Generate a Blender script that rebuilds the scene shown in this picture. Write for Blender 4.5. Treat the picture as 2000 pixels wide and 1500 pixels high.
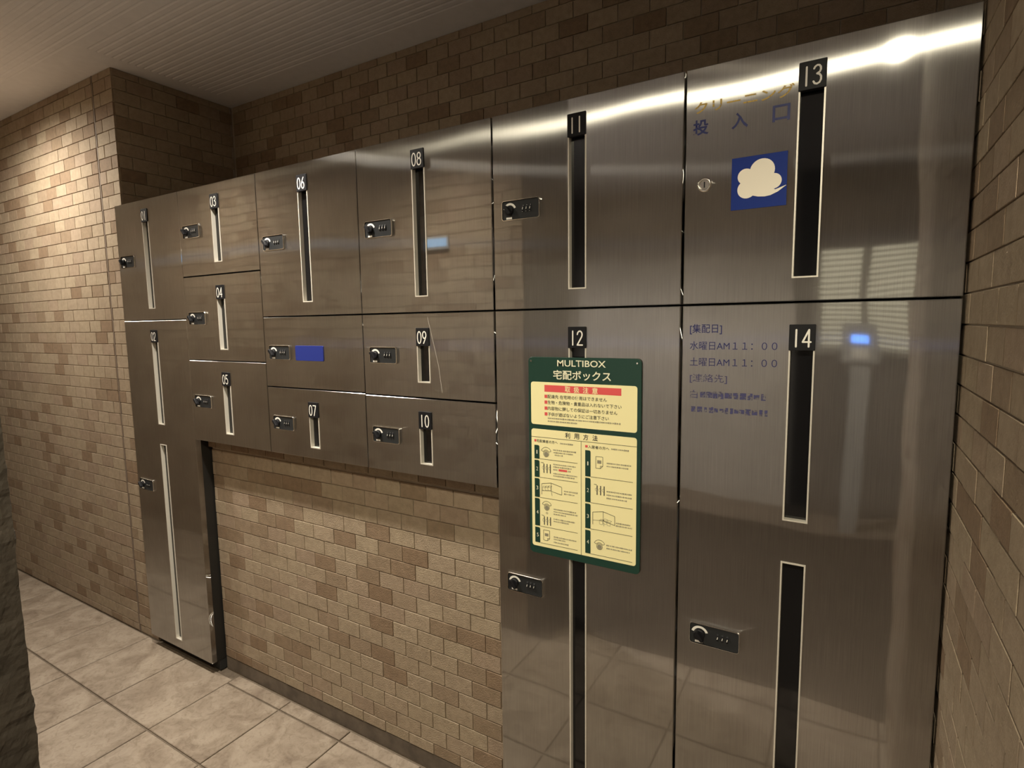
import bpy, math, random
from mathutils import Vector, Matrix, noise
random.seed(7)
sc = bpy.context.scene
COL = sc.collection
for o in list(bpy.data.objects): bpy.data.objects.remove(o)

# ------------------------------------------------------------------ camera, world, exposure
CAM = Vector((0.74246, -1.16509, 1.34669))
RIGHT = Vector((0.85937551, 0.51114682, -0.01423606))
DOWN = Vector((0.04254121, -0.0992117, -0.99415657))
FWD = Vector((-0.50957235, 0.85374819, -0.10700491))
FPX = 1099.42
cd = bpy.data.cameras.new('camera'); cam = bpy.data.objects.new('camera', cd); COL.objects.link(cam)
cam.matrix_world = Matrix((( RIGHT.x, -DOWN.x, -FWD.x, CAM.x), (RIGHT.y, -DOWN.y, -FWD.y, CAM.y), (RIGHT.z, -DOWN.z, -FWD.z, CAM.z), (0, 0, 0, 1)))
cd.sensor_width = 36; cd.lens = 36 * FPX / 2000; cd.clip_start = .01
sc.camera = cam
def project(P):
    d = Vector(P) - CAM; z = d.dot(FWD)
    if z < .02: return None
    return (1000 + FPX * d.dot(RIGHT) / z, 750 + FPX * d.dot(DOWN) / z, z)
w = bpy.data.worlds.new('world'); sc.world = w; w.use_nodes = True
w.node_tree.nodes['Background'].inputs[0].default_value = (1, .85, .7, 1)
w.node_tree.nodes['Background'].inputs[1].default_value = .02
vs = sc.view_settings
vs.view_transform = 'Standard'; vs.look = 'None'; vs.gamma = 1; vs.use_curve_mapping = False
vs.exposure = 0.10
WARM = (1, .925, .80)
P_CORR, P_CORR2, P_BACK, P_REAR_FILL = 128, 200, 125, 310      # lamp powers

# ------------------------------------------------------------------ materials
def mat(name):
    m = bpy.data.materials.new(name); m.use_nodes = True
    nt = m.node_tree; b = nt.nodes['Principled BSDF']
    return m, nt, b
def simple(name, col, rough=.5, metal=0, spec=.5, emit=None, es=0):
    m, nt, b = mat(name)
    b.inputs['Base Color'].default_value = (*col, 1); b.inputs['Roughness'].default_value = rough
    b.inputs['Metallic'].default_value = metal; b.inputs['Specular IOR Level'].default_value = spec
    if emit: b.inputs['Emission Color'].default_value = (*emit, 1); b.inputs['Emission Strength'].default_value = es
    return m
def N(nt, t, **k):
    n = nt.nodes.new(t)
    for a, v in k.items(): setattr(n, a, v)
    return n
def ramp(nt, stops, interp='LINEAR'):
    r = N(nt, 'ShaderNodeValToRGB'); cr = r.color_ramp; cr.interpolation = interp
    while len(cr.elements) < len(stops): cr.elements.new(.5)
    for e, (p, c) in zip(cr.elements, stops): e.position = p; e.color = (*c, 1)
    return r
def tile_mat(name, island):
    m, nt, b = mat(name); L = nt.links.new
    if island: src = N(nt, 'ShaderNodeNewGeometry').outputs['Random Per Island']
    else: src = N(nt, 'ShaderNodeObjectInfo').outputs['Random']
    r = ramp(nt, [(0, (.215, .148, .095)), (.09, (.235, .168, .112)), (.16, (.25, .186, .125)), (.23, (.275, .207, .145)), (.29, (.305, .240, .168)), (.5, (.315, .248, .178)), (.66, (.325, .260, .182)), (.84, (.335, .266, .190)), (.92, (.31, .236, .170)), (1, (.285, .215, .155))])
    L(src, r.inputs[0])
    tc = N(nt, 'ShaderNodeNewGeometry')
    n1 = N(nt, 'ShaderNodeTexNoise'); n1.inputs['Scale'].default_value = 60; n1.inputs['Detail'].default_value = 4
    L(tc.outputs['Position'], n1.inputs['Vector'])
    mx = N(nt, 'ShaderNodeMix', data_type='RGBA', blend_type='MULTIPLY'); mx.inputs[0].default_value = .5
    r2 = ramp(nt, [(.3, (.7, .68, .66)), (.7, (1.12, 1.12, 1.12))]); L(n1.outputs[0], r2.inputs[0])
    L(r.outputs[0], mx.inputs[6]); L(r2.outputs[0], mx.inputs[7]); L(mx.outputs[2], b.inputs['Base Color'])
    n2 = N(nt, 'ShaderNodeTexNoise'); n2.inputs['Scale'].default_value = 260; n2.inputs['Detail'].default_value = 3
    L(tc.outputs['Position'], n2.inputs['Vector'])
    bp = N(nt, 'ShaderNodeBump'); bp.inputs['Strength'].default_value = .8; bp.inputs['Distance'].default_value = .0018
    L(n2.outputs[0], bp.inputs['Height']); L(bp.outputs[0], b.inputs['Normal'])
    b.inputs['Roughness'].default_value = .75; b.inputs['Specular IOR Level'].default_value = .3
    return m
def noisy(name, c1, c2, scale, rough, bump=0, bscale=100, bdist=.002, spec=.4):
    m, nt, b = mat(name); L = nt.links.new
    g = N(nt, 'ShaderNodeNewGeometry'); n1 = N(nt, 'ShaderNodeTexNoise'); n1.inputs['Scale'].default_value = scale; n1.inputs['Detail'].default_value = 6
    L(g.outputs['Position'], n1.inputs['Vector'])
    r = ramp(nt, [(.3, c1), (.7, c2)]); L(n1.outputs[0], r.inputs[0]); L(r.outputs[0], b.inputs['Base Color'])
    b.inputs['Roughness'].default_value = rough; b.inputs['Specular IOR Level'].default_value = spec
    if bump:
        n2 = N(nt, 'ShaderNodeTexNoise'); n2.inputs['Scale'].default_value = bscale; n2.inputs['Detail'].default_value = 5
        L(g.outputs['Position'], n2.inputs['Vector'])
        bp = N(nt, 'ShaderNodeBump'); bp.inputs['Strength'].default_value = bump; bp.inputs['Distance'].default_value = bdist
        L(n2.outputs[0], bp.inputs['Height']); L(bp.outputs[0], b.inputs['Normal'])
    return m
def floor_mat():
    m, nt, b = mat('floor_tile'); L = nt.links.new
    g = N(nt, 'ShaderNodeNewGeometry'); oi = N(nt, 'ShaderNodeObjectInfo')
    off = N(nt, 'ShaderNodeVectorMath', operation='MULTIPLY_ADD'); L(oi.outputs['Random'], off.inputs[0]); off.inputs[1].default_value = (30, 17, 0); L(g.outputs['Position'], off.inputs[2])
    n1 = N(nt, 'ShaderNodeTexNoise'); n1.inputs['Scale'].default_value = 9; n1.inputs['Detail'].default_value = 9; n1.inputs['Roughness'].default_value = .65; n1.inputs['Distortion'].default_value = .8
    L(off.outputs[0], n1.inputs['Vector'])
    r = ramp(nt, [(.28, (.14, .104, .077)), (.45, (.21, .166, .125)), (.62, (.275, .226, .176)), (.8, (.235, .182, .136))]); L(n1.outputs[0], r.inputs[0])
    n3 = N(nt, 'ShaderNodeTexNoise'); n3.inputs['Scale'].default_value = 45; n3.inputs['Detail'].default_value = 6; n3.inputs['Distortion'].default_value = 1.5
    L(off.outputs[0], n3.inputs['Vector'])
    r3 = ramp(nt, [(.33, (.72, .69, .66)), (.5, (1, 1, 1))]); L(n3.outputs[0], r3.inputs[0])
    mx = N(nt, 'ShaderNodeMix', data_type='RGBA', blend_type='MULTIPLY'); mx.inputs[0].default_value = .7
    L(r.outputs[0], mx.inputs[6]); L(r3.outputs[0], mx.inputs[7]); L(mx.outputs[2], b.inputs['Base Color'])
    bp = N(nt, 'ShaderNodeBump'); bp.inputs['Strength'].default_value = .5; bp.inputs['Distance'].default_value = .003
    L(n3.outputs[0], bp.inputs['Height']); L(bp.outputs[0], b.inputs['Normal'])
    b.inputs['Roughness'].default_value = .62; b.inputs['Specular IOR Level'].default_value = .35
    return m
ANISO = -.906
def steel_mat():
    m, nt, b = mat('brushed_steel'); L = nt.links.new
    g = N(nt, 'ShaderNodeNewGeometry'); oi = N(nt, 'ShaderNodeObjectInfo')
    # fine vertical hairlines
    mp = N(nt, 'ShaderNodeMapping'); mp.inputs['Scale'].default_value = (900, 900, 9); L(g.outputs['Position'], mp.inputs[0])
    n1 = N(nt, 'ShaderNodeTexNoise'); n1.inputs['Scale'].default_value = 1; n1.inputs['Detail'].default_value = 2; L(mp.outputs[0], n1.inputs['Vector'])
    # large soft smudges
    n2 = N(nt, 'ShaderNodeTexNoise'); n2.inputs['Scale'].default_value = 5; n2.inputs['Detail'].default_value = 5; n2.inputs['Roughness'].default_value = .6; L(g.outputs['Position'], n2.inputs['Vector'])
    r = ramp(nt, [(.3, (.52, .512, .498)), (.7, (.62, .61, .595))]); L(n2.outputs[0], r.inputs[0])
    r1 = ramp(nt, [(.25, (.86, .86, .86)), (.75, (1.08, 1.08, 1.08))]); L(n1.outputs[0], r1.inputs[0])
    mx = N(nt, 'ShaderNodeMix', data_type='RGBA', blend_type='MULTIPLY'); mx.inputs[0].default_value = 1
    L(r.outputs[0], mx.inputs[6]); L(r1.outputs[0], mx.inputs[7]); L(mx.outputs[2], b.inputs['Base Color'])
    g1 = N(nt, 'ShaderNodeBsdfAnisotropic'); g1.inputs['Roughness'].default_value = .274; g1.inputs['Anisotropy'].default_value = ANISO
    cx = N(nt, 'ShaderNodeCombineXYZ'); cx.inputs[0].default_value = 1; L(cx.outputs[0], g1.inputs['Tangent'])
    g2 = N(nt, 'ShaderNodeBsdfAnisotropic'); g2.inputs['Roughness'].default_value = .042; g2.inputs['Anisotropy'].default_value = 0
    L(mx.outputs[2], g1.inputs['Color']); L(mx.outputs[2], g2.inputs['Color'])
    ms = N(nt, 'ShaderNodeMixShader'); ms.inputs[0].default_value = .30; L(g1.outputs[0], ms.inputs[1]); L(g2.outputs[0], ms.inputs[2])
    L(ms.outputs[0], nt.nodes['Material Output'].inputs['Surface']); nt.nodes.remove(b)
    # gentle panel warp, different on each door
    off = N(nt, 'ShaderNodeVectorMath', operation='MULTIPLY_ADD'); L(oi.outputs['Random'], off.inputs[0]); off.inputs[1].default_value = (31, 13, 47); L(g.outputs['Position'], off.inputs[2])
    n3 = N(nt, 'ShaderNodeTexNoise'); n3.inputs['Scale'].default_value = 3.2; n3.inputs['Detail'].default_value = 1; L(off.outputs[0], n3.inputs['Vector'])
    bp = N(nt, 'ShaderNodeBump'); bp.inputs['Strength'].default_value = .5; bp.inputs['Distance'].default_value = .004
    L(n3.outputs[0], bp.inputs['Height']); L(bp.outputs[0], g1.inputs['Normal']); L(bp.outputs[0], g2.inputs['Normal'])
    return m
def worn_ink(name, col, keep, scale=220):
    m, nt, b = mat(name); L = nt.links.new
    b.inputs['Base Color'].default_value = (*col, 1); b.inputs['Roughness'].default_value = .5
    g = N(nt, 'ShaderNodeNewGeometry'); n = N(nt, 'ShaderNodeTexNoise'); n.inputs['Scale'].default_value = scale; n.inputs['Detail'].default_value = 3
    L(g.outputs['Position'], n.inputs['Vector'])
    r = ramp(nt, [(1 - keep - .08, (0, 0, 0)), (1 - keep + .08, (.92, .92, .92))]); L(n.outputs[0], r.inputs[0]); L(r.outputs[0], b.inputs['Alpha'])
    return m
M = dict(
    tile=tile_mat('brick_tile', False), tile_far=tile_mat('brick_tile_far', True),
    grout=noisy('grout', (.35, .29, .225), (.41, .345, .27), 90, .9, .4, 300, .001),
    base=noisy('dark_base', (.085, .066, .05), (.14, .11, .082), 25, .9, .4, 200, .001),
    sealant=simple('sealant', (.16, .12, .09), .7),
    floor=floor_mat(), floor_grout=noisy('floor_grout', (.10, .075, .055), (.14, .11, .08), 80, .9),
    ceiling=noisy('ceiling_board', (.73, .72, .74), (.77, .76, .78), 30, .85),
    steel=steel_mat(), body=simple('dark_steel', (.035, .033, .03), .45, .6),
    frame=simple('pale_aluminium', (.72, .68, .60), .35, .3), glass=simple('dark_glass', (.006, .006, .007), .06, 0, .5),
    black=simple('black_plate', (.010, .010, .012), .5, 0, .2), plastic=simple('lock_plastic', (.022, .024, .026), .35, 0, .3),
    chrome=simple('chrome', (.78, .76, .72), .16, 1), white=simple('white_paint', (.82, .80, .74), .5),
    cream=simple('cream_print', (.95, .87, .48), .45), green=simple('green_enamel', (.010, .045, .032), .35),
    red=simple('red_print', (.75, .10, .10), .45), ink=simple('dark_ink', (.02, .022, .025), .5), grey=simple('grey_ink', (.28, .26, .18), .5), ltext=simple('cream_letter', (.85, .82, .62), .45),
    blue=simple('blue_sticker', (.006, .026, .20), .6, 0, .2), blue2=simple('blue_tape', (.013, .024, .18), .6, 0, .25),
    cloud=simple('white_print', (.86, .80, .68), .55),
    gold=worn_ink('worn_gold_letters', (.62, .42, .08), .64), navy=worn_ink('navy_letters', (.010, .018, .13), .85), faint=worn_ink('faded_navy_letters', (.06, .06, .16), .56, 160),
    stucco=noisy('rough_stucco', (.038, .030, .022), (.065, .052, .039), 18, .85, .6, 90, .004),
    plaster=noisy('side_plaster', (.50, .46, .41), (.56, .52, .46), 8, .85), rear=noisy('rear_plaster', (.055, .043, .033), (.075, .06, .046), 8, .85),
    mat=simple('mat_fibre', (.085, .068, .052), .9, 0, .2), dark=simple('toe_black', (.012, .011, .010), .8),
    lamp=simple('lamp_glow', (1, 1, 1), .5, 0, .5, (1, .87, .62), 30), trim=simple('lamp_trim', (.7, .68, .64), .4),
    screen=simple('blue_screen', (.02, .05, .1), .3, 0, .5, (.12, .32, 1.0), 9), screen2=simple('pale_blue_screen', (.1, .2, .3), .3, 0, .5, (.45, .68, 1.0), 1.8), kiosk=simple('kiosk_grey', (.35, .35, .34), .5),
    slat=simple('louvre_grey', (.20, .19, .16), .5), pane=simple('lit_window_pane', (.5, .5, .45), .5, 0, .5, (1, .92, .66), 1.6),
)

# ------------------------------------------------------------------ mesh helpers
class MB:
    def __init__(s): s.v = []; s.f = []; s.k = 0
    def add(s, vs, fs):
        n = len(s.v); s.v += [tuple(v) for v in vs]; s.f += [tuple(n + i for i in f) for f in fs]; return s
    def box(s, x0, x1, y0, y1, z0, z1):
        return s.add([(x0, y0, z0), (x1, y0, z0), (x1, y1, z0), (x0, y1, z0), (x0, y0, z1), (x1, y0, z1), (x1, y1, z1), (x0, y1, z1)],
                     [(0, 3, 2, 1), (4, 5, 6, 7), (0, 1, 5, 4), (1, 2, 6, 5), (2, 3, 7, 6), (3, 0, 4, 7)])
    def rect(s, x0, x1, z0, z1, y):            # flat print facing -Y
        return s.add([(x0, y, z0), (x1, y, z0), (x1, y, z1), (x0, y, z1)], [(0, 1, 2, 3)])
    def slab(s, pts, y0, y1, ch=0):            # outline in xz (counter-clockwise seen from -Y) from front y0 to back y1
        n = len(pts); cx = sum(p[0] for p in pts) / n; cz = sum(p[1] for p in pts) / n
        if ch:
            W_ = max(p[0] for p in pts) - min(p[0] for p in pts); H_ = max(p[1] for p in pts) - min(p[1] for p in pts)
            fr = [(cx + (p[0] - cx) * (1 - 2 * ch / W_), cz + (p[1] - cz) * (1 - 2 * ch / H_)) for p in pts]
            vs = [(p[0], y0, p[1]) for p in fr] + [(p[0], y0 + ch, p[1]) for p in pts] + [(p[0], y1, p[1]) for p in pts]; k = 3
        else: vs = [(p[0], y0, p[1]) for p in pts] + [(p[0], y1, p[1]) for p in pts]; k = 2
        fs = [tuple(range(n)), tuple(reversed(range((k - 1) * n, k * n)))]
        for r in range(k - 1):
            for i in range(n): j = (i + 1) % n; fs.append((r * n + j, r * n + i, (r + 1) * n + i, (r + 1) * n + j))
        return s.add(vs, fs)
    def stroke(s, pts, wd, y, caps=True):      # flat ribbon facing -Y
        h = wd / 2; y0 = y
        for a, b in zip(pts, pts[1:]):
            dx, dz = b[0] - a[0], b[1] - a[1]; l = math.hypot(dx, dz) or 1e-9; nx, nz = -dz / l * h, dx / l * h; s.k += 1; y = y0 - 4e-6 * s.k
            s.add([(a[0] - nx, y, a[1] - nz), (b[0] - nx, y, b[1] - nz), (b[0] + nx, y, b[1] + nz), (a[0] + nx, y, a[1] + nz)], [(0, 1, 2, 3)])
        if caps:
            for p in pts:
                s.k += 1; y = y0 - 4e-6 * s.k
                s.add([(p[0] + h * math.cos(t * math.pi / 4), y, p[1] + h * math.sin(t * math.pi / 4)) for t in range(8)], [tuple(range(8))])
        return s
    def mesh(s, name, m, org=(0, 0, 0), smooth=False):
        me = bpy.data.meshes.new(name)
        me.from_pydata([(v[0] - org[0], v[1] - org[1], v[2] - org[2]) for v in s.v], [], s.f); me.update()
        if m: me.materials.append(m)
        if smooth:
            for p in me.polygons: p.use_smooth = True
        return me
    def build(s, name, m, parent=None, org=(0, 0, 0), smooth=False):
        return link(name, s.mesh(name, m, org, smooth), parent)
def link(name, me, parent=None, loc=(0, 0, 0), rz=0, scale=None):
    o = bpy.data.objects.new(name, me); COL.objects.link(o); o.location = loc; o.rotation_euler = (0, 0, rz)
    if scale: o.scale = scale
    if parent: o.parent = parent
    return o
def empty(name, loc, label, cat, group=None):
    o = bpy.data.objects.new(name, None); COL.objects.link(o); o.location = loc; o.empty_display_size = .1
    return tag(o, label, cat, group)
def tag(o, label, cat, group=None):
    o['label'] = label; o['category'] = cat
    if group: o['group'] = group
    return o
def structure(o, label, cat): o['kind'] = 'structure'; return tag(o, label, cat)
def rrect(x0, x1, z0, z1, r, n=5):
    pts = []
    for cx, cz, a in ((x1 - r, z0 + r, -90), (x1 - r, z1 - r, 0), (x0 + r, z1 - r, 90), (x0 + r, z0 + r, 180)):
        for i in range(n): t = math.radians(a + 90 * i / (n - 1)); pts.append((cx + r * math.cos(t), cz + r * math.sin(t)))
    return pts
def circle(cx, cz, r, n=24, a0=0, a1=360):
    full = abs(a1 - a0) >= 360; k = n if full else n + 1
    return [(cx + r * math.cos(math.radians(a0 + (a1 - a0) * i / n)), cz + r * math.sin(math.radians(a0 + (a1 - a0) * i / n))) for i in range(k)]

def text(name, body, x0, x1, z0, z1, y, m, parent, org, bold=0, spacing=1):
    c = bpy.data.curves.new('t', 'FONT'); c.body = body; c.size = 1; c.offset = bold; c.space_character = spacing; c.resolution_u = 3
    o = bpy.data.objects.new('t', c); COL.objects.link(o)
    dg = bpy.context.evaluated_depsgraph_get()
    me = bpy.data.meshes.new_from_object(o.evaluated_get(dg)); bpy.data.objects.remove(o); bpy.data.curves.remove(c)
    me.name = name; me.materials.clear(); me.materials.append(m)
    xs = [v.co.x for v in me.vertices]; ys = [v.co.y for v in me.vertices]
    sx = (x1 - x0) / (max(xs) - min(xs)); sz = (z1 - z0) / (max(ys) - min(ys)); mx, my = min(xs), min(ys)
    for v in me.vertices: v.co = (x0 + (v.co.x - mx) * sx - org[0], y - org[1], z0 + (v.co.y - my) * sz - org[2])
    me.update()
    return link(name, me, parent)

# ------------------------------------------------------------------ dimensions (metres; locker front plane is Y = 0)
ZC = 2.3624                       # ceiling
YA, YL, YB = .027, .057, .531     # tile faces: left wall, wall below the lockers, wall above the lockers
XA = -1.772                       # end of the left wall
XR = .905                         # right wall
XC = [XA, -1.328, -.8876, -.445, 0, .45, .9007]
ZT, ZM, Z34, Z45, Z67, ZB, ZBOT = 1.829, 1.378, 1.5278, 1.2305, 1.153, .9325, .045
YN, XN = -.85, -.298              # near rough wall: face and end

# ------------------------------------------------------------------ tiled walls
_bm = {}
def brick_mesh(wd, ht, far=False):
    key = (round(wd, 4), round(ht, 4))
    if key not in _bm:
        a, b, c, d = wd / 2, ht / 2, .0008, .007
        mb = MB(); mb.add([(-a + c, 0, -b + c), (a - c, 0, -b + c), (a - c, 0, b - c), (-a + c, 0, b - c), (-a, c, -b), (a, c, -b), (a, c, b), (-a, c, b), (-a, d, -b), (a, d, -b), (a, d, b), (-a, d, b)],
               [(0, 1, 2, 3)] + [(4 + i, 4 + (i + 1) % 4, (i + 1) % 4, i) for i in range(4)] + [(8 + i, 8 + (i + 1) % 4, 4 + (i + 1) % 4, 4 + i) for i in range(4)])
        _bm[key] = mb.mesh('brick', M['tile'])
    return _bm[key]
JT = .0026
def lay(u0, u1, z0, z1, phase, ph_z, pu=.098, pz=.05):
    """cut list of a running bond: (u_centre, z_centre, width, height)"""
    out = []; k0 = math.floor((z0 - ph_z) / pz)
    for k in range(k0, k0 + 80):
        a, b = ph_z + k * pz, ph_z + (k + 1) * pz
        a2, b2 = max(a, z0), min(b, z1)
        if a >= z1: break
        if b2 - a2 < .012: continue
        ph = phase + (pu / 2 if k % 2 else 0); i0 = math.floor((u0 - ph) / pu)
        for i in range(i0, i0 + 80):
            c, d = ph + i * pu, ph + (i + 1) * pu
            if c >= u1: break
            c2, d2 = max(c, u0), min(d, u1)
            if d2 - c2 < .012: continue
            out.append(((c2 + d2) / 2, (a2 + b2) / 2, d2 - c2 - JT, b2 - a2 - JT))
    return out
def set_bricks(wall, cuts, place, rz, limit=300, visible=None):
    """the cuts that show largest become brick objects, the others one stuff part"""
    sel, rest = [], []
    for c in cuts:
        p = place(c); q = project(p); inside = q and -60 < q[0] < 2060 and -60 < q[1] < 1560 and (visible is None or visible(p))
        (sel if inside else rest).append((c, p, q[2] if q else 99))
    sel.sort(key=lambda t: t[2]); rest += sel[limit:]; sel = sel[:limit]
    for c, p, d in sel:
        jit = random.uniform(-.0006, .0006)
        n = Vector((math.sin(rz), -math.cos(rz), 0))
        link('brick', brick_mesh(c[2], c[3]), wall, Vector(p) + n * jit, rz)
    if rest:
        mb = MB(); ca, sa = math.cos(rz), math.sin(rz)
        for c, p, d in rest:
            me = brick_mesh(c[2], c[3])
            mb.add([(p[0] + v.co.x * ca - v.co.y * sa, p[1] + v.co.x * sa + v.co.y * ca, p[2] + v.co.z) for v in me.vertices], [tuple(f.vertices) for f in me.polygons])
        o = mb.build('brick_field', M['tile_far'], wall); o['kind'] = 'stuff'
def wall(name, boxes, label, m='grout'):
    mb = MB()
    for b in boxes: mb.box(*b)
    return structure(mb.build(name, M[m]), label, 'wall')

# left wall (parallel to the lockers, in front of the recess)
XJ = -1.927
wl = wall('wall_left', [(-4.0, XA - .0065, YA + .0042, .55, -.02, ZC)], 'beige brick tile wall left of locker column 01 with a vertical joint')
wl['label'] = 'beige brick tiled wall left of lockers 01 and 02, lit by a downlight'
MB().box(XJ - .004, XJ + .004, YA + .0005, YA + .006, 0, ZC).build('expansion_joint', M['sealant'], wl)
set_bricks(wl, lay(XJ + .005, XA, 0.002, ZC, XA, .034) + lay(-3.9, XJ - .005, .002, ZC, -1.935, .034), lambda c: (c[0], YA, c[1]), 0)
# return of the recess
wr = wall('wall_return', [(-1.9, XA - .004, .56, .80, 1.5, ZC)], 'dark brick tiled side of the recess above locker 01')
set_bricks(wr, lay(YA + .006, YB, 1.6, ZC, YA + .006, .034), lambda c: (XA, c[0], c[1]), math.pi / 2)
MB().box(XA - .0064, XA - .0042, YA + .0045, YB, 1.6, ZC).build('grout_face', M['grout'], wr)
# wall above the lockers
wu = wall('wall_upper', [(XA - .12, 1.05, YB + .0042, .80, 1.5, ZC)], 'shaded brown brick tiled wall above the lockers under the ceiling')
def above(p):
    t = -CAM.y / (p[1] - CAM.y); return CAM.z + t * (p[2] - CAM.z) > ZT - .06
set_bricks(wu, [c for c in lay(XA + .01, XR - .004, 1.75, ZC, -.368, .034, .0965) if above((c[0], YB, c[1]))], lambda c: (c[0], YB, c[1]), 0)
# wall below the hanging lockers
wb = wall('wall_lower', [(-1.3255, -.003, YL + .0042, .45, -.02, ZB - .004)], 'beige brick tiled wall below lockers 05, 07 and 10')
set_bricks(wb, lay(-1.3255, -.003, .052, .898, -.0845, .0385), lambda c: (c[0], YL, c[1]), 0)
for i in range(14):                                                     # shallow projecting course right under the lockers
    a, b = max(-1.3255, -.003 - (i + 1) * .098), -.003 - i * .098
    link('brick', brick_mesh(b - a - JT, .030), wb, ((a + b) / 2, YL - .012, .914))
MB().box(-1.3255, -.003, YL - .005, YL + .006, .9, .9285).build('lintel_bed', M['grout'], wb)
MB().box(-1.3255, -.003, YL + .001, YL + .006, 0, .050).build('base_strip', M['base'], wb)  # plain darker strip along the foot of the wall
# right wall
wg = wall('wall_right', [(XR + .0042, 1.15, -1.0, .60, -.02, ZC)], 'brown brick tiled wall at right beside lockers 13 and 14')
set_bricks(wg, lay(-1.0, .06, .002, ZC, -.03, .0345), lambda c: (XR, c[0], c[1]), -math.pi / 2)

# ------------------------------------------------------------------ floor
fl = structure(MB().box(-4.2, 2.4, -3.6, .62, -.08, -.006).build('floor', M['floor_grout']), 'beige stone tiled floor with dark joints', 'floor')
_ft = {}
def floor_tile(x0, x1, y0, y1, gx=.0045, gy=.007):
    wd, dp = x1 - x0 - gx, y1 - y0 - gy
    key = (round(wd, 3), round(dp, 3))
    if key not in _ft:
        a, b, c = wd / 2, dp / 2, .0018
        mb = MB(); mb.add([(-a + c, -b + c, 0), (a - c, -b + c, 0), (a - c, b - c, 0), (-a + c, b - c, 0), (-a, -b, -c), (a, -b, -c), (a, b, -c), (-a, b, -c), (-a, -b, -.007), (a, -b, -.007), (a, b, -.007), (-a, b, -.007)],
               [(0, 1, 2, 3)] + [(4 + i, 4 + (i + 1) % 4, (i + 1) % 4, i) for i in range(4)] + [(8 + i, 8 + (i + 1) % 4, 4 + (i + 1) % 4, 4 + i) for i in range(4)])
        _ft[key] = mb.mesh('floor_tile', M['floor'])
    link('floor_tile', _ft[key], fl, ((x0 + x1) / 2, (y0 + y1) / 2, random.uniform(-.0006, 0)))
FX = [-.6305 + .303 * k for k in range(-11, 10)]
FY = [0, -.286, -.576, -.866, -1.156, -1.446, -1.736, -2.026, -2.316, -2.606, -2.896, -3.186, -3.3]
for a, b in zip(FX, FX[1:]):
    for c, d in zip(FY[1:], FY):
        floor_tile(a, b, c, YA - .002 if d == 0 and b < -1.2 else d)
    if -1.2 < b < .02: floor_tile(a, b, 0, YL - .004)

# ------------------------------------------------------------------ ceiling with ribbed boards
mb = MB(); GZ = ZC + .0016
def ribs(x0, x1, ya, yb, pitch=.027, g=.011):
    y = yb
    while y > ya + pitch:
        p = [(y, ZC), (y - (pitch - g), ZC), (y - pitch + g * .65, GZ), (y - pitch + g * .35, GZ), (y - pitch, ZC)]
        for (a, za), (b, zb) in zip(p, p[1:]): mb.add([(x0, a, za), (x1, a, za), (x1, b, zb), (x0, b, zb)], [(0, 1, 2, 3)])
        y -= pitch
    if y > ya: mb.add([(x0, y, ZC), (x1, y, ZC), (x1, ya, ZC), (x0, ya, ZC)], [(0, 1, 2, 3)])
def flat(x0, x1, ya, yb): mb.add([(x0, yb, ZC), (x1, yb, ZC), (x1, ya, ZC), (x0, ya, ZC)], [(0, 1, 2, 3)])
flat(-4.2, XA + .09, -.115, .62); flat(XA + .09, 2.4, .425, .62)
ribs(XA + .09, 2.4, -.115, .425); ribs(-4.2, 2.4, -3.6, -.115)
mb.box(-4.2, 2.4, -3.6, .62, ZC + .006, ZC + .08)
structure(mb.build('ceiling', M['ceiling']), 'grey ceiling with fine parallel ribs', 'ceiling')

# ------------------------------------------------------------------ near rough wall (left edge of the picture) and the space behind the camera
def rough_wall():
    mb = MB(); st = .004
    def relief(p, k):
        v = Vector(p)
        return (noise.fractal(v * 60, .9, 2.0, 4) * .0026 + noise.noise(v * Vector((18, 18, 42))) * .0035) * k
    # path around the wall in plan: rear face -> end face -> front face, a rounded arris at each corner
    path = []
    y1, y0, x = YN - .004, YN - .22, XN - .004
    for i in range(12): path.append((XN - .004 - .012 * (12 - i), y0, 0, -1))
    n = int((y1 - y0) / st)
    for i in range(n + 1): path.append((XN, y0 + .004 + (y1 - y0 - .004) * i / n, 1, 0))
    for i in range(12): path.append((XN - .006 - .008 * i, YN, 0, 1))
    nz = int(ZC / .006)
    for j in range(nz + 1):
        z = ZC * j / nz
        for (px_, py_, nx, ny) in path:
            r = relief((px_, py_, z), 1); mb.v.append((px_ + nx * (r - .004), py_ + ny * (r - .004), z))
    m_ = len(path)
    for j in range(nz):
        for i in range(m_ - 1): mb.f.append((j * m_ + i, j * m_ + i + 1, (j + 1) * m_ + i + 1, (j + 1) * m_ + i))
    mb.box(-4.0, XN - .05, YN - .215, YN - .012, 0, ZC)
    return mb
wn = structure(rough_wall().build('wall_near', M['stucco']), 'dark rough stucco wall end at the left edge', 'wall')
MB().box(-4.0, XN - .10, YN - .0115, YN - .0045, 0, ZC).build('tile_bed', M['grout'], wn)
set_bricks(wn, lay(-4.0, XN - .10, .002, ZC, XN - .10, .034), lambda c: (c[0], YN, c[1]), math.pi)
wall('wall_corridor_end', [(-4.2, -4.0, -3.5, .62, -.02, ZC)], 'plain brown wall closing the far left end', 'plaster')
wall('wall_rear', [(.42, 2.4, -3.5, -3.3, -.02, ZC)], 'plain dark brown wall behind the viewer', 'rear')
wall('wall_rear_pale', [(-1.25, .42, -3.5, -3.3, -.02, ZC)], 'plain pale wall behind the viewer on the left', 'plaster')  # unseen rear wall split here; paler colour brightens what the steel mirrors
wall('wall_rear_left', [(-1.45, -1.25, -3.3, YN - .22, -.02, ZC)], 'plain brown side wall behind the rough wall', 'plaster')
wall('wall_rear_right', [(2.2, 2.4, -3.3, -1.0, -.02, ZC)], 'plain dark side wall behind the right wall', 'rear')
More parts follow.
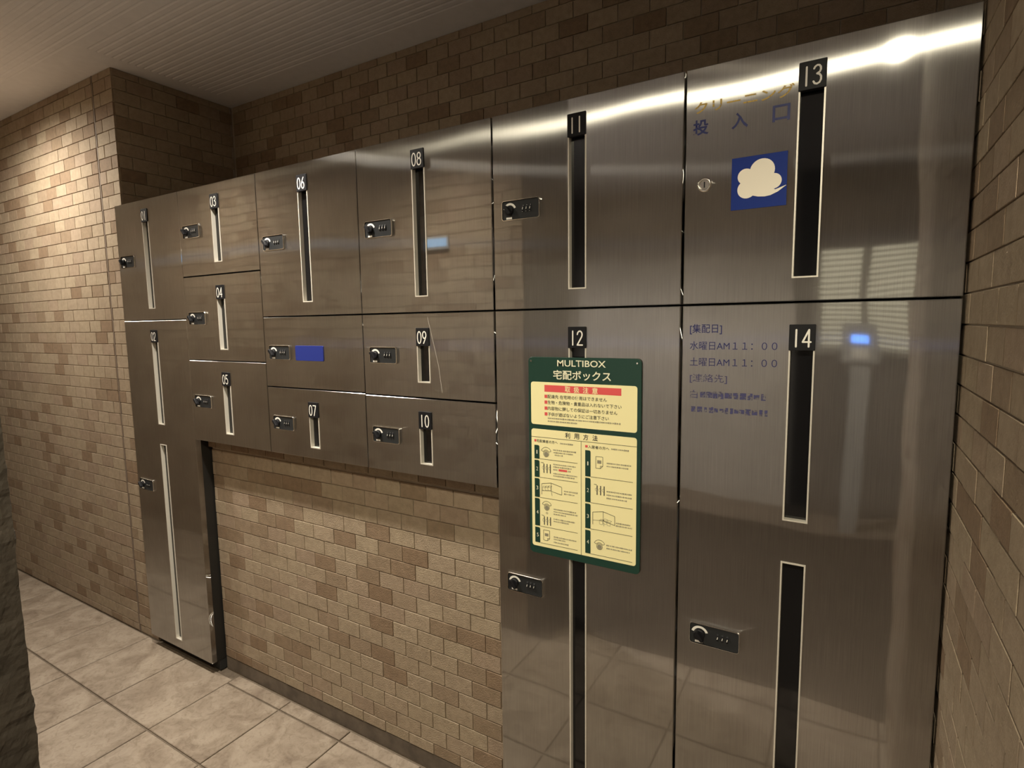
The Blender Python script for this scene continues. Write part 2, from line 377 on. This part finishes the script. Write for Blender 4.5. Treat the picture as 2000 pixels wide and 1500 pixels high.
wall('wall_right_return', [(1.16, 2.4, -1.0, -.8, -.02, ZC)], 'plain dark wall end behind the right wall', 'rear')

# ------------------------------------------------------------------ recessed downlights
def downlight(x, y, power, cone, label, rad=.045, blend=.4, col=WARM):
    z = ZC - .001
    t = empty('downlight', (x, y, z), label, 'lamp', 'ceiling downlights')
    mb = MB(); n = 32; prof = [(.066, 0), (.066, -.004), (.056, -.006), (.052, 0)]
    for i in range(n):
        for r, h in prof: mb.v.append((r * math.cos(2 * math.pi * i / n), r * math.sin(2 * math.pi * i / n), h))
    for i in range(n):
        for k in range(3): j = (i + 1) % n; mb.f.append((i * 4 + k, j * 4 + k, j * 4 + k + 1, i * 4 + k + 1))
    mb.build('trim_ring', M['trim'], t, smooth=True)
    d = MB(); d.add([(.051 * math.cos(2 * math.pi * i / n), .051 * math.sin(2 * math.pi * i / n), -.0005) for i in reversed(range(n))], [tuple(range(n))])
    d.build('diffuser', M['lamp'], t)
    l = bpy.data.lights.new('downlight_beam', 'SPOT'); l.energy = power; l.color = col; l.spot_size = math.radians(cone); l.spot_blend = blend; l.shadow_soft_size = rad
    o = bpy.data.objects.new('downlight_beam', l); COL.objects.link(o); o.parent = t; o.location = (0, 0, -.012)
downlight(-2.30, -.41, P_CORR, 168, 'round ceiling downlight near the left brick wall', .05, 1.0)
downlight(-.75, -.41, P_CORR2, 118, 'round ceiling downlight in front of lockers 06 and 08', .05, 1.0)
downlight(.86, -1.50, P_BACK, 150, 'round ceiling downlight behind the viewer, mirrored on locker 13', .030, .4, (1, .91, .69))
downlight(-1.0, -1.36, P_REAR_FILL, 165, 'added fill downlight hidden behind the rough wall', .05, .5, (1, .97, .95))  # added fill lamp, kept out of mirror view, brightens the rear space

# ------------------------------------------------------------------ lockers
DIG = {'0': [circle(.3, .5, .3, 20)], '1': [[(.30, 0), (.30, 1)]],
       '2': [[(.04, .76), (.08, .88), (.18, .97), (.31, 1), (.44, .96), (.53, .86), (.55, .74), (.51, .60), (.03, 0), (.58, 0)]],
       '3': [[(.05, .84), (.12, .94), (.26, 1), (.40, .98), (.50, .88), (.51, .74), (.44, .62), (.26, .55), (.44, .49), (.54, .37), (.54, .20), (.45, .06), (.28, 0), (.12, .04), (.03, .16)]],
       '4': [[(.46, 0), (.46, 1), (.02, .28), (.60, .28)]],
       '5': [[(.52, 1), (.13, 1), (.09, .56), (.20, .63), (.34, .63), (.47, .54), (.54, .40), (.54, .24), (.46, .08), (.31, 0), (.14, .03), (.04, .14)]],
       '6': [[(.44, 1), (.20, .66), (.07, .42), (.05, .28), (.10, .12), (.20, .02), (.32, 0), (.45, .05), (.54, .18), (.55, .34), (.48, .49), (.36, .57), (.22, .55), (.10, .44)]],
       '7': [[(.03, 1), (.57, 1), (.20, 0)]], '8': [circle(.3, .76, .225, 18), circle(.3, .265, .265, 18)],
       '9': [[(.16, 0), (.40, .34), (.53, .58), (.55, .72), (.50, .88), (.40, .98), (.28, 1), (.15, .95), (.06, .82), (.05, .66), (.12, .51), (.24, .43), (.38, .45), (.50, .56)]]}
DIG['0'] = [[(.3 + .27 * math.cos(t * math.pi / 12), .5 + .5 * math.sin(t * math.pi / 12)) for t in range(25)]]
DIG['8'] = [c + [c[0]] for c in DIG['8']]
def door_mesh(x0, x1, z0, z1, holes, th=.02, ch=.0014):
    mb = MB(); xs = sorted({x0 + ch, x1 - ch} | {h[i] for h in holes for i in (0, 1)}); zs = sorted({z0 + ch, z1 - ch} | {h[i] for h in holes for i in (2, 3)})
    for a, b in zip(xs, xs[1:]):
        for c, d in zip(zs, zs[1:]):
            if any(h[0] <= a < h[1] and h[2] <= c < h[3] for h in holes): continue
            mb.rect(a, b, c, d, 0)
    r0 = [(x0 + ch, 0, z0 + ch), (x1 - ch, 0, z0 + ch), (x1 - ch, 0, z1 - ch), (x0 + ch, 0, z1 - ch)]
    r1 = [(x0, ch, z0), (x1, ch, z0), (x1, ch, z1), (x0, ch, z1)]; r2 = [(p[0], th, p[2]) for p in r1]
    mb.add(r0 + r1 + r2, [(4 + i, 4 + (i + 1) % 4, (i + 1) % 4, i) for i in range(4)] + [(8 + i, 8 + (i + 1) % 4, 4 + (i + 1) % 4, 4 + i) for i in range(4)])
    return mb
def ring(mb, o, i, yf, yo, yi):                # picture-frame ring: outer rect o, inner rect i, front at yf, outer side back to yo, reveal back to yi
    def c(r, y): return [(r[0], y, r[2]), (r[1], y, r[2]), (r[1], y, r[3]), (r[0], y, r[3])]
    mb.add(c(o, yo) + c(o, yf) + c(i, yf) + c(i, yi), [(4 * k + j, 4 * k + (j + 1) % 4, 4 * (k + 1) + (j + 1) % 4, 4 * (k + 1) + j) for k in range(3) for j in range(4)])
    return mb
# lock meshes, shared by all locks; local origin at the centre of the plate on the door face
def annulus(r0, r1, a0, a1, y, cx, cz, n=16):
    mb = MB()
    for i in range(n + 1):
        t = math.radians(a0 + (a1 - a0) * i / n); mb.v += [(cx + r0 * math.cos(t), y, cz + r0 * math.sin(t)), (cx + r1 * math.cos(t), y, cz + r1 * math.sin(t))]
    for i in range(n): mb.f.append((2 * i, 2 * i + 1, 2 * i + 3, 2 * i + 2))
    return mb
LM = {}
LM['lock_plate'] = MB().slab(rrect(-.0485, .0485, -.0215, .0215, .005), -.0055, 0, .0008).mesh('lock_plate', M['plastic'])
mb = MB(); o_, i_ = rrect(-.0505, .0505, -.0235, .0235, .0065), rrect(-.0485, .0485, -.0215, .0215, .005); n_ = len(o_)
mb.v = [(p[0], 0, p[1]) for p in o_] + [(p[0], -.0055, p[1]) for p in o_] + [(p[0] * .985, -.0072, p[1] * .97) for p in o_] + [(p[0], -.0072, p[1]) for p in i_] + [(p[0], -.0052, p[1]) for p in i_]
for k in range(4):
    for j in range(n_): mb.f.append((k * n_ + j, k * n_ + (j + 1) % n_, (k + 1) * n_ + (j + 1) % n_, (k + 1) * n_ + j))
LM['rim'] = mb.mesh('rim', M['chrome'])
KX, KZ = -.0285, -.0005
LM['dial_arc'] = annulus(.0125, .0175, 20, 165, -.0058, KX, KZ).mesh('dial_arc', M['white'])
mb = MB().slab(circle(KX, KZ, .0105, 24), -.012, -.0055, .0012)
a = math.radians(-50); ux, uz = math.cos(a), math.sin(a)
mb.slab([(KX + ux * s * .0125 - uz * t * .0042, KZ + uz * s * .0125 + ux * t * .0042) for s, t in ((-1, -.7), (-.7, -1), (.8, -.8), (1, -.5), (1, .5), (.8, .8), (-.7, 1), (-1, .7))], -.021, -.011, .001)
LM['knob'] = mb.mesh('knob', M['black'])
LM['name_label'] = MB().rect(-.038, -.0225, -.0198, -.0152, -.0058).mesh('name_label', M['white'])
mb = MB()
for i in range(12):
    t0, t1 = math.pi * i / 12, math.pi * (i + 1) / 12
    mb.add([(-.002, -.004 - .0045 * math.sin(t0), .0085 * math.cos(t0)), (.002, -.004 - .0045 * math.sin(t0), .0085 * math.cos(t0)), (.002, -.004 - .0045 * math.sin(t1), .0085 * math.cos(t1)), (-.002, -.004 - .0045 * math.sin(t1), .0085 * math.cos(t1))], [(0, 3, 2, 1)])
LM['number_wheel'] = mb.mesh('number_wheel', M['chrome'] if 0 else M['black'])
LM['wheel_digit'] = MB().stroke([(.0004, .0022), (-.0006, -.0022)], .0013, -.0088).mesh('wheel_digit', M['white'])
def add_lock(t, org, x, z, rows=1):
    base = Vector((x, 0, z)) - Vector(org)
    p = link('lock_plate', LM['lock_plate'], t, base); p['label'] = 'black combination lock plate with chrome rim'
    for k in ('rim', 'dial_arc', 'knob', 'name_label'): link(k, LM[k], p)
    for i in range(3):
        link('number_wheel', LM['number_wheel'], p, (.0075 + .0095 * i, 0, .001))
        link('wheel_digit', LM['wheel_digit'], p, (.0075 + .0095 * i, 0, .001))
        if rows > 1:
            link('wheel_digit', LM['wheel_digit'], p, (.0075 + .0095 * i + .0008, .0012, .0062), scale=(1, .93, .7))
            link('wheel_digit', LM['wheel_digit'], p, (.0075 + .0095 * i - .0008, .0012, -.0042), scale=(1, .93, .7))
SL0, SL1 = .1985, .2415
LOCKERS = [  # number, column, z0, z1, slots [(z0,z1)], lock z, label
    ('01', 0, ZM, ZT, [(1.422, 1.794)], 1.607, 'square steel parcel locker 01 at the top left beside the lit brick wall'),
    ('02', 0, ZBOT, ZM, [(.972, 1.341), (.082, .893)], .714, 'tall steel parcel locker numbered 02 reaching the floor, under locker 01'),
    ('03', 1, Z34, ZT, [(1.569, 1.793)], 1.682, 'short steel locker 03, topmost of the three short stacked lockers'),
    ('04', 1, Z45, Z34, [(1.270, 1.491)], 1.380, 'short steel locker 04, middle one of the three short stacked lockers'),
    ('05', 1, ZB, Z45, [(.972, 1.192)], 1.082, 'short steel locker 05, lowest of the three short stacked lockers'),
    ('06', 2, ZM, ZT, [(1.420, 1.793)], 1.607, 'square steel locker 06 directly above the locker with the blue plate'),
    ('', 2, Z67, ZM, [], 1.265, 'unnumbered steel parcel locker without window between lockers 06 and 07'),
    ('07', 2, ZB, Z67, [(.968, 1.113)], 1.038, 'low steel locker 07 directly below the locker with the blue plate'),
    ('08', 3, ZM, ZT, [(1.420, 1.793)], 1.607, 'square steel locker 08 with a blue reflection, left of large locker 11'),
    ('09', 3, Z67 - .003, ZM, [(1.192, 1.338)], 1.264, 'low steel locker 09 with a diagonal scratch beside its short window'),
    ('10', 3, ZB, Z67 - .003, [(.968, 1.114)], 1.039, 'low steel locker 10 hanging over brick wall left of tall locker 12'),
    ('11', 4, ZM, ZT, [(1.421, 1.795)], 1.6085, 'large steel parcel locker numbered 11 above the green instruction board'),
    ('12', 4, ZBOT, ZM, [(.09, 1.337)], .7015, 'tall steel parcel locker numbered 12 behind the green instruction board'),
    ('13', 5, ZM, ZT, [(1.422, 1.795)], None, 'steel locker numbered 13 with cloud sticker and keyhole, top right'),
    ('14', 5, ZBOT, ZM, [(.963, 1.337), (.085, .881)], .693, 'tall steel locker numbered 14 with blue collection times, bottom right'),
]
L13 = L14 = None
for num, c, z0, z1, slots, lz, label in LOCKERS:
    gl = .0026 if c in (4, 5) else .0010; gr = .0026 if c in (3, 4) else .0010
    x0, x1 = XC[c] + gl, XC[c + 1] - gr; org = ((x0 + x1) / 2, 0, z0)
    dz0, dz1 = z0 + (.0022 if z0 > .1 else 0), z1 - (.0014 if z1 < ZT else 0)
    t = empty('parcel_locker', org, label, 'locker', 'parcel lockers of the wall bank')
    MB().box(x0 + .002, x1 - .002, .0205, .44, dz0 + .001, dz1 - .001).build('body', M['body'], t, org)
    base = XC[c]; holes = []
    for (a, b) in slots: holes.append((base + SL0 + .001, base + SL1 - .001, a + .001, b - .001))
    door_mesh(x0, x1, dz0, dz1, holes).build('door', M['steel'], t, org)
    for k, (a, b) in enumerate(slots):
        fo = (base + SL0, base + SL1, a, b); fi = (fo[0] + .0028, fo[1] - .0028, a + .0028, b - .0028)
        f = ring(MB(), fo, fi, -.0016, 0, .0115).build('window_frame', M['frame'], t, org)
        f['label'] = 'pale aluminium window frame'
        MB().box(fo[0] + .001, fo[1] - .001, .0115, .0135, a + .001, b - .001).build('window_pane', M['glass'], t, org)
        if k == 0:
            np_ = MB().slab(rrect(fo[0] - .0002, fo[1] + .0002, b - .0475, b + .0004, .0012, 3), -.004, .006, .0005).build('number_plate', M['black'], t, org)
            np_['label'] = 'black plate with white number %s' % num
            h = .031; zz = b - .0405
            for i, ch in enumerate(num):
                wd = h * .44; xx = base + (SL0 + SL1) / 2 - .0165 + i * .0172
                s = h
                mb = MB()
                for st in DIG[ch]: mb.stroke([(xx + p[0] * wd / .6, zz + p[1] * s) for p in st], .0031, -.0044)
                mb.build('digit', M['white'], np_, org)
    if lz: add_lock(t, org, base + .0795, lz, 3 if num == '11' else 1)
    if z0 == ZBOT: MB().box(x0 + .004, x1 - .004, .035, .30, 0, ZBOT + .001).build('toe_kick', M['dark'], t, org)
    if num == '09':
        sc_ = MB().stroke([(-.2085, 1.366), (-.1975, 1.325), (-.176, 1.240), (-.166, 1.168)], .0009, -.0003, False).build('scratch', M['frame'], t, org); sc_['label'] = 'pale diagonal scratch'
    if num == '13': L13 = (t, org)
    if num == '14': L14 = (t, org)
# keyhole lock and worn lettering on 13
t, org = L13; cx, cz = .4905, 1.6085
mb = MB(); n = 32; prof = [(.0145, 0), (.0142, -.003), (.0120, -.0055), (.0098, -.0060), (.0092, -.0035)]
for i in range(n):
    for r, y in prof: mb.v.append((cx + r * math.cos(2 * math.pi * i / n), y, cz + r * math.sin(2 * math.pi * i / n)))
for i in range(n):
    j = (i + 1) % n
    for k in range(4): mb.f.append((i * 5 + k, j * 5 + k, j * 5 + k + 1, i * 5 + k + 1))
ky = mb.build('key_cylinder', M['chrome'], t, org, True); ky['label'] = 'round chrome key lock'
MB().slab(circle(cx, cz, .0091, 24), -.0048, -.001, .0006).build('core', M['chrome'], ky, org)
MB().rect(cx - .0012, cx + .0012, cz - .0055, cz + .0055, -.0051).build('keyway', M['black'], ky, org)
text('gold_lettering', 'クリーニング', .4684, .6420, 1.7435, 1.7655, -.0005, M['gold'], t, org, .015)
for s, xc in (('投', .4807), ('入', .5513), ('口', .6216)):
    text('blue_lettering', s, xc - .0145, xc + .0145, 1.7035, 1.7325, -.0005, M['navy'], t, org, .022)
# faded timetable on 14
t, org = L14
text('blue_lettering', '[集配日]', .4675, .5290, 1.3195, 1.3400, -.0005, M['navy'], t, org, .006)
text('blue_lettering', '水曜日AM１１：００', .4680, .6290, 1.2885, 1.3055, -.0005, M['navy'], t, org, 0)
text('blue_lettering', '土曜日AM１１：００', .4685, .6295, 1.2560, 1.2730, -.0005, M['navy'], t, org, 0)
text('faded_lettering', '[連絡先]', .4690, .5410, 1.2215, 1.2400, -.0005, M['faint'], t, org, .004)
text('faded_lettering', '白', .4705, .4850, 1.1900, 1.2070, -.0005, M['faint'], t, org, .004)
def dashes(mb, x0, x1, zc, h, y, seed, lo=.4, hi=1.3, gap=.35):
    rn = random.Random(seed); x = x0
    while x < x1 - h * .3:
        wd = min(h * rn.uniform(lo, hi), x1 - x); k = rn.uniform(.55, 1)
        mb.rect(x, x + wd, zc - h * k / 2, zc + h * k / 2, y); x += wd + h * gap * rn.uniform(.4, 1.4)
mb = MB(); dashes(mb, .490, .612, 1.1985, .0145, -.0005, 3, .6, 1, .15); dashes(mb, .473, .616, 1.168, .0125, -.0005, 5, .4, .8, .25)
mb.build('faded_lettering', M['faint'], t, org)

# blue tape on the unnumbered locker
mb = MB().slab(rrect(-.7360, -.6100, 1.2410, 1.2875, .004), -.0030, -.0002, .0006)
o = mb.build('blue_tape', M['blue2'], None, (-.673, 0, 1.241)); o.location = (-.673, 0, 1.241)
tag(o, 'small plain blue plate stuck beside the lock of the unnumbered locker', 'plate')
# cloud sticker on 13
org = (.587, 0, 1.555)
cs = empty('cloud_sticker', org, 'square blue sticker with a white cloud on locker 13', 'sticker')
MB().slab([(.5395, 1.5545), (.6350, 1.5545), (.6350, 1.6500), (.5395, 1.6500)], -.0012, -.0001).build('sticker_base', M['blue'], cs, org)
def cl(px, py):                                 # outline taken in the sticker's own 0..1 square
    return (.5395 + px * .0955, 1.5545 + py * .0955)
mb = MB(); Y_ = -.0015
for q_, (bx, by, br) in enumerate(((.56, .70, .225), (.265, .625, .15), (.29, .38, .175), (.765, .475, .145), (.50, .50, .24), (.50, .40, .17), (.62, .42, .17))):
    mb.add([(cl(bx, by)[0] + br * .0955 * math.cos(2 * math.pi * i / 32), Y_ - 2e-5 * q_, cl(bx, by)[1] + br * .0955 * math.sin(2 * math.pi * i / 32)) for i in range(32)], [tuple(range(32))])
tail_lo = [(.38, .250), (.50, .215), (.62, .203), (.72, .215), (.85, .268), (.99, .368)]
tail_hi = [(.38, .45), (.50, .45), (.62, .45), (.72, .37), (.80, .312), (.99, .374)]
Y_ -= 2e-4
mb.add([(cl(*p)[0], Y_, cl(*p)[1]) for p in tail_lo] + [(cl(*p)[0], Y_, cl(*p)[1]) for p in tail_hi], [(i, i + 1, 7 + i, 6 + i) for i in range(5)])
mb.build('white_cloud', M['cloud'], cs, org)

# ------------------------------------------------------------------ instruction board
org = (.2325, 0, .791)
sg = empty('instruction_board', org, 'green and cream parcel box instruction board fixed over locker 12', 'sign')
MB().slab(rrect(.0960, .3700, .7915, 1.2680, .010), -.0055, -.0020, .0006).build('board_plate', M['green'], sg, org)
YP = -.0060; YT = -.0063
pan = []
for a, b in ((1.1086, 1.2098), (.8100, 1.0977)):
    pan.append(MB().slab(rrect(.1028, .3615, a, b, .006), YP, -.0054).build('cream_panel', M['cream'], sg, org))
T = lambda nm, s, x0, x1, z0, z1, m, par, bold=.01, sp=1: text(nm, s, x0, x1, z0, z1, YT, M[m], par, org, bold, sp)
hd = T('title_lettering', 'MULTIBOX', .1721, .2900, 1.2475, 1.2622, 'ltext', sg, .012)
T('title_lettering', '宅配ボックス', .1617, .3023, 1.2172, 1.2390, 'ltext', sg, .016)
for x in (.1037, .3608): MB().slab(circle(x, 1.2586, .0022, 12), -.0072, -.0055, .0004).build('screw', M['chrome'], sg, org)
MB().rect(.1386, .3259, 1.1873, 1.2032, -.00615).build('red_bar', M['red'], pan[0], org)
for i, ch in enumerate('取扱注意'): T('bar_lettering', ch, .1911 + i * .0222, .1911 + i * .0222 + .0138, 1.1884, 1.2020, 'cream', pan[0], .012)
ln = [('配達先 在宅時の使用はできません', .2929, 1.1765), ('生物・危険物・貴重品は入れないで下さい', .3266, 1.1628), ('内容物に関しての保証は一切ありません', .3173, 1.1488), ('子供が遊ばないようにご注意下さい', .2974, 1.1350)]
def bullet(x0, x1, z0, z1, par): MB().rect(x0, x1, z0, z1, YT).build('red_bullet', M['red'], par, org)
for s, x1, zc in ln:
    bullet(.1387, .1460, zc - .0038, zc + .0038, pan[0]); T('notice_lettering', s, .1468, x1, zc - .0045, zc + .0045, 'ink', pan[0], .008)
bullet(.1105, .1160, 1.0666, 1.0722, pan[1]); bullet(.2414, .2475, 1.0652, 1.0708, pan[1])
mb = MB(); dashes(mb, .1472, .3243, 1.1254, .0040, YT, 11, .3, .9, .3); dashes(mb, .1472, .2227, 1.1183, .0040, YT, 12, .3, .9, .3)
for i, ch in enumerate('利用方法'): T('heading_lettering', ch, .1913 + i * .0225, .1913 + i * .0225 + .0125, 1.0818, 1.0950, 'ink', pan[1], .014)
T('heading_lettering', '宅配業者の方へ', .1168, .1722, 1.0655, 1.0728, 'ink', pan[1], .01)
T('heading_lettering', '入居者の方へ', .2482, .2990, 1.0640, 1.0715, 'ink', pan[1], .01)
dashes(mb, .1785, .2112, 1.0680, .0040, YT, 13, .3, .9, .25); dashes(mb, .3035, .3452, 1.0676, .0040, YT, 14, .3, .9, .25)
for i, (zc, x0, x1) in enumerate([(1.0508, .1605, .2198), (1.0448, .1610, .2120), (1.0390, .1640, .1850), (1.0165, .1605, .2190), (1.0105, .1605, .2080), (1.0040, .1605, .1720), (1.0040, .1985, .2070), (.9945, .1605, .2223), (.9890, .1605, .2150),
        (.9555, .1880, .2223), (.9490, .1880, .2160), (.9080, .1605, .2200), (.9020, .1605, .2223), (.8960, .1605, .1920), (.8840, .1605, .2150), (.8785, .1605, .2010), (.8400, .1605, .2190), (.8345, .1605, .1930), (.8270, .1605, .2000),
        (1.0345, .2930, .3490), (1.0275, .2930, .3430), (.9700, .2930, .3510), (.9620, .2930, .3510), (.9545, .2930, .3400), (.9005, .3150, .3500), (.8945, .3150, .3520), (.8450, .2930, .3540), (.8380, .2930, .3480)]):
    dashes(mb, x0, x1, zc, .0036, YT, 30 + i, .3, .9, .3)
mb.build('fine_print', M['grey'], sg, org)
MB().rect(.1744, .1960, 1.0018, 1.0065, YT - .0001).build('red_mark', M['red'], pan[1], org)
rl = MB(); lw = .0009
rl.stroke([(.1030, 1.0783), (.3612, 1.0783)], lw, YT, False); rl.stroke([(.2314, 1.0783), (.2314, .8102)], lw * 1.1, YT, False)
for z in (1.026, .981, .9316, .8605, .8190): rl.stroke([(.1248, z), (.2225, z)], lw, YT, False)
for z in (.9988, .9386, .8770, .8176): rl.stroke([(.2545, z), (.3535, z)], lw, YT, False)
rl.build('rule_lines', M['ink'], pan[1], org)
def tab(x0, x1, z0, z1, ch):
    p = rrect(x0, x1, z0, z1, .0035); n = len(p) // 4
    p = [(x0, z1)] + [(x0, z0)] + [(x1, z0)] + p[n:2 * n]
    o = MB(); o.add([(q[0], YT, q[1]) for q in p], [tuple(range(len(p)))]); o = o.build('number_tab', M['green'], pan[1], org)
for i, (a, b) in enumerate([(1.0255, 1.0585), (.9808, 1.0222), (.9316, .9777), (.8608, .9287), (.8190, .8570)]):
    tab(.1105, .1240, a, b, ''); T('tab_digit', str(i + 1), .1150 if i else .1160, .1200 if i else .1185, (a + b) / 2 - .0045, (a + b) / 2 + .0045, 'ltext', sg, 0).location.y = -.0002
for i, (a, b) in enumerate([(.9988, 1.0592), (.9388, .9953), (.8769, .9351), (.8175, .8727)]):
    tab(.2414, .2545, a, b, ''); T('tab_digit', str(i + 1), .2455 if i else .2466, .2505 if i else .2492, (a + b) / 2 - .0045, (a + b) / 2 + .0045, 'ltext', sg, 0).location.y = -.0002
# pictograms drawn as line work
def pic(name): return MB()
def dial_pic(x0, z1, x1, z0):
    cx = (x0 + x1) / 2; wd = x1 - x0; b = MB(); g = MB()
    cz = z1 - wd * .52; b.stroke(circle(cx, cz, wd * .5, 14, 25, 155), .0009, YT, False); b.stroke(circle(cx, cz, wd * .28, 14, 25, 155), .0009, YT, False)
    for s in (25, 155): b.stroke([(cx + wd * r * math.cos(math.radians(s)), cz + wd * r * math.sin(math.radians(s))) for r in (.28, .5)], .0009, YT, False)
    c = circle(cx, cz - wd * .06, wd * .25, 20); b.stroke(c + [c[0]], .0009, YT, False)
    g.add([(p[0], YT + .00005, p[1]) for p in circle(cx, cz - wd * .08, wd * .2, 18)], [tuple(range(18))])
    b.build('dial_drawing', M['ink'], pan[1], org); g.build('dial_shading', M['grey'], pan[1], org)
def wheels_pic(x0, z1, x1, z0):
    b = MB(); wd = x1 - x0
    for i in range(3):
        x = x0 + wd * (.22 + .33 * i); b.rect(x - .0011, x + .0011, z0, z1, YT); b.stroke(circle(x - .0012, (z0 + z1) / 2 + .001, .0036, 10, 90, 270), .0005, YT, False)
    b.stroke([(x0 - .002, z1 + .0022), (x0 + .005, z1 + .0018)], .0010, YT, False)
    b.build('wheel_drawing', M['ink'], pan[1], org)
def slip_pic(x0, z1, x1, z0):
    b = MB(); g = MB(); r = (x1 - x0) * .35
    b.stroke([(x0, z1), (x1, z1), (x1, z0 + r), (x1 - r, z0), (x0, z0), (x0, z1)], .0009, YT, False); b.stroke([(x1, z0 + r), (x1 - r, z0 + r), (x1 - r, z0)], .0009, YT, False)
    g.rect(x0 + r * .6, x1 - r * .6, z0 + (z1 - z0) * .42, z0 + (z1 - z0) * .70, YT)
    b.build('slip_drawing', M['ink'], pan[1], org); g.build('slip_shading', M['grey'], pan[1], org)
def cabinet_pic(x0, z1, x1, z0, boxes_in):
    b = MB(); X = lambda t: x0 + (x1 - x0) * t; Z = lambda t: z0 + (z1 - z0) * t
    b.stroke([(X(.02), Z(0)), (X(.02), Z(.86)), (X(.48), Z(1)), (X(.98), Z(.80)), (X(.98), Z(.18)), (X(.48), Z(.36)), (X(.48), Z(1))], .0010, YT, False)
    b.stroke([(X(.02), Z(.30)), (X(.48), Z(.38)), (X(.52), Z(.0))], .0007, YT, False)
    ox, oz = (.06, .34) if boxes_in else (.32, .10)
    for i in range(3):
        bx, bz = ox + i * (.13 if boxes_in else .17), oz + (.04 * i if boxes_in else -.0 * i + (.06 if i == 1 else 0))
        b.stroke([(X(bx), Z(bz)), (X(bx + .13), Z(bz - .02)), (X(bx + .13), Z(bz + .22)), (X(bx), Z(bz + .25)), (X(bx), Z(bz)), (X(bx), Z(bz + .25)), (X(bx + .05), Z(bz + .36)), (X(bx + .19), Z(bz + .33)), (X(bx + .13), Z(bz + .22))], .0005, YT, False)
    b.build('cabinet_drawing', M['ink'], pan[1], org)
dial_pic(.1278, 1.0557, .1560, 1.0356); wheels_pic(.1300, 1.0153, .1556, .9932); cabinet_pic(.1283, .9704, .1830, .9397, True)
dial_pic(.1292, .9248, .1560, .9055); wheels_pic(.1302, .8866, .1552, .8657); slip_pic(.1333, .8527, .1496, .8275)
MB().stroke([(.1405, .8960), (.1430, .8985), (.1455, .8960), (.1445, .8935), (.1415, .8935), (.1405, .8960)], .0007, YT, False).build('arrow_drawing', M['ink'], pan[1], org)
slip_pic(.2671, 1.0471, .2837, 1.0203); wheels_pic(.2648, .9807, .2903, .9591); cabinet_pic(.2589, .9220, .3135, .8887, False); dial_pic(.2625, .8548, .2905, .8360)

# ------------------------------------------------------------------ things behind the viewer that only the steel mirrors
lv = empty('louvre_window', (.83, -3.28, 1.1), 'slatted louvre window lit from behind on the rear wall', 'window')
lorg = (.83, -3.28, 1.1)
def rearbox(name, m, x0, x1, y0, y1, z0, z1, par=lv, og=lorg): return MB().box(x0, x1, y0, y1, z0, z1).build(name, M[m], par, og)
for x in (.53, .80, 1.11): rearbox('stile', 'slat', x, x + .04, -3.295, -3.24, 1.12, 1.82)
for z in (1.08, 1.82): rearbox('rail', 'slat', .53, 1.15, -3.295, -3.24, z, z + .04)
for a, b in ((.572, .798), (.842, 1.108)):
    MB().box(a, b, -3.297, -3.292, 1.12, 1.82).build('lit_pane', M['pane'], lv, lorg)
    for i in range(19):
        z = 1.125 + i * .0365
        m_ = MB().add([(a, -3.288, z + .012), (b, -3.288, z + .012), (b, -3.256, z), (a, -3.256, z), (a, -3.288, z + .018), (b, -3.288, z + .018), (b, -3.256, z + .006), (a, -3.256, z + .006)], [(3, 2, 1, 0), (4, 5, 6, 7), (3, 7, 6, 2), (0, 1, 5, 4)])
        m_.build('slat', M['slat'], lv, lorg)
ko = (.785, -2.95, 0)
kk = empty('entry_panel', ko, 'grey entry phone pedestal with a blue lit screen', 'entry phone')
MB().box(.735, .835, -3.0, -2.92, 0, 1.06).build('pedestal', M['kiosk'], kk, ko); MB().box(.69, .88, -3.02, -2.90, 1.06, 1.30).build('housing', M['kiosk'], kk, ko)
MB().box(.74, .83, -2.899, -2.895, 1.175, 1.225).build('screen', M['screen'], kk, ko); MB().box(.74, .83, -2.899, -2.895, 1.08, 1.15).build('keypad', M['white'], kk, ko)
wd = empty('wall_display', (-.846, YN + .012, 1.68), 'small light blue lit display on the rough wall opposite locker 08', 'display')
MB().box(-.915, -.777, YN - .01, YN + .012, 1.672, 1.728).build('casing', M['kiosk'], wd, (-.846, YN + .012, 1.68)); MB().box(-.908, -.784, YN + .0121, YN + .0135, 1.682, 1.718).build('screen', M['screen2'], wd, (-.846, YN + .012, 1.68))
# invented dark mat behind the viewer, added to darken what the tall lockers mirror
mt = empty('darkening_mat', (.66, -1.85, 0), 'added dark ribbed mat behind the viewer that darkens the mirrored floor', 'mat')
mb = MB().box(-1.2, 1.8, -2.8, -.98, .0005, .006)
mb.build('mat_base', M['mat'], mt, (.66, -1.85, 0))
mb = MB()
for i in range(73): mb.box(-1.18, 1.78, -2.785 + i * .0245, -2.771 + i * .0245, .006, .009)
o = mb.build('mat_ribs', M['mat'], mt, (.66, -1.85, 0)); o['kind'] = 'stuff'
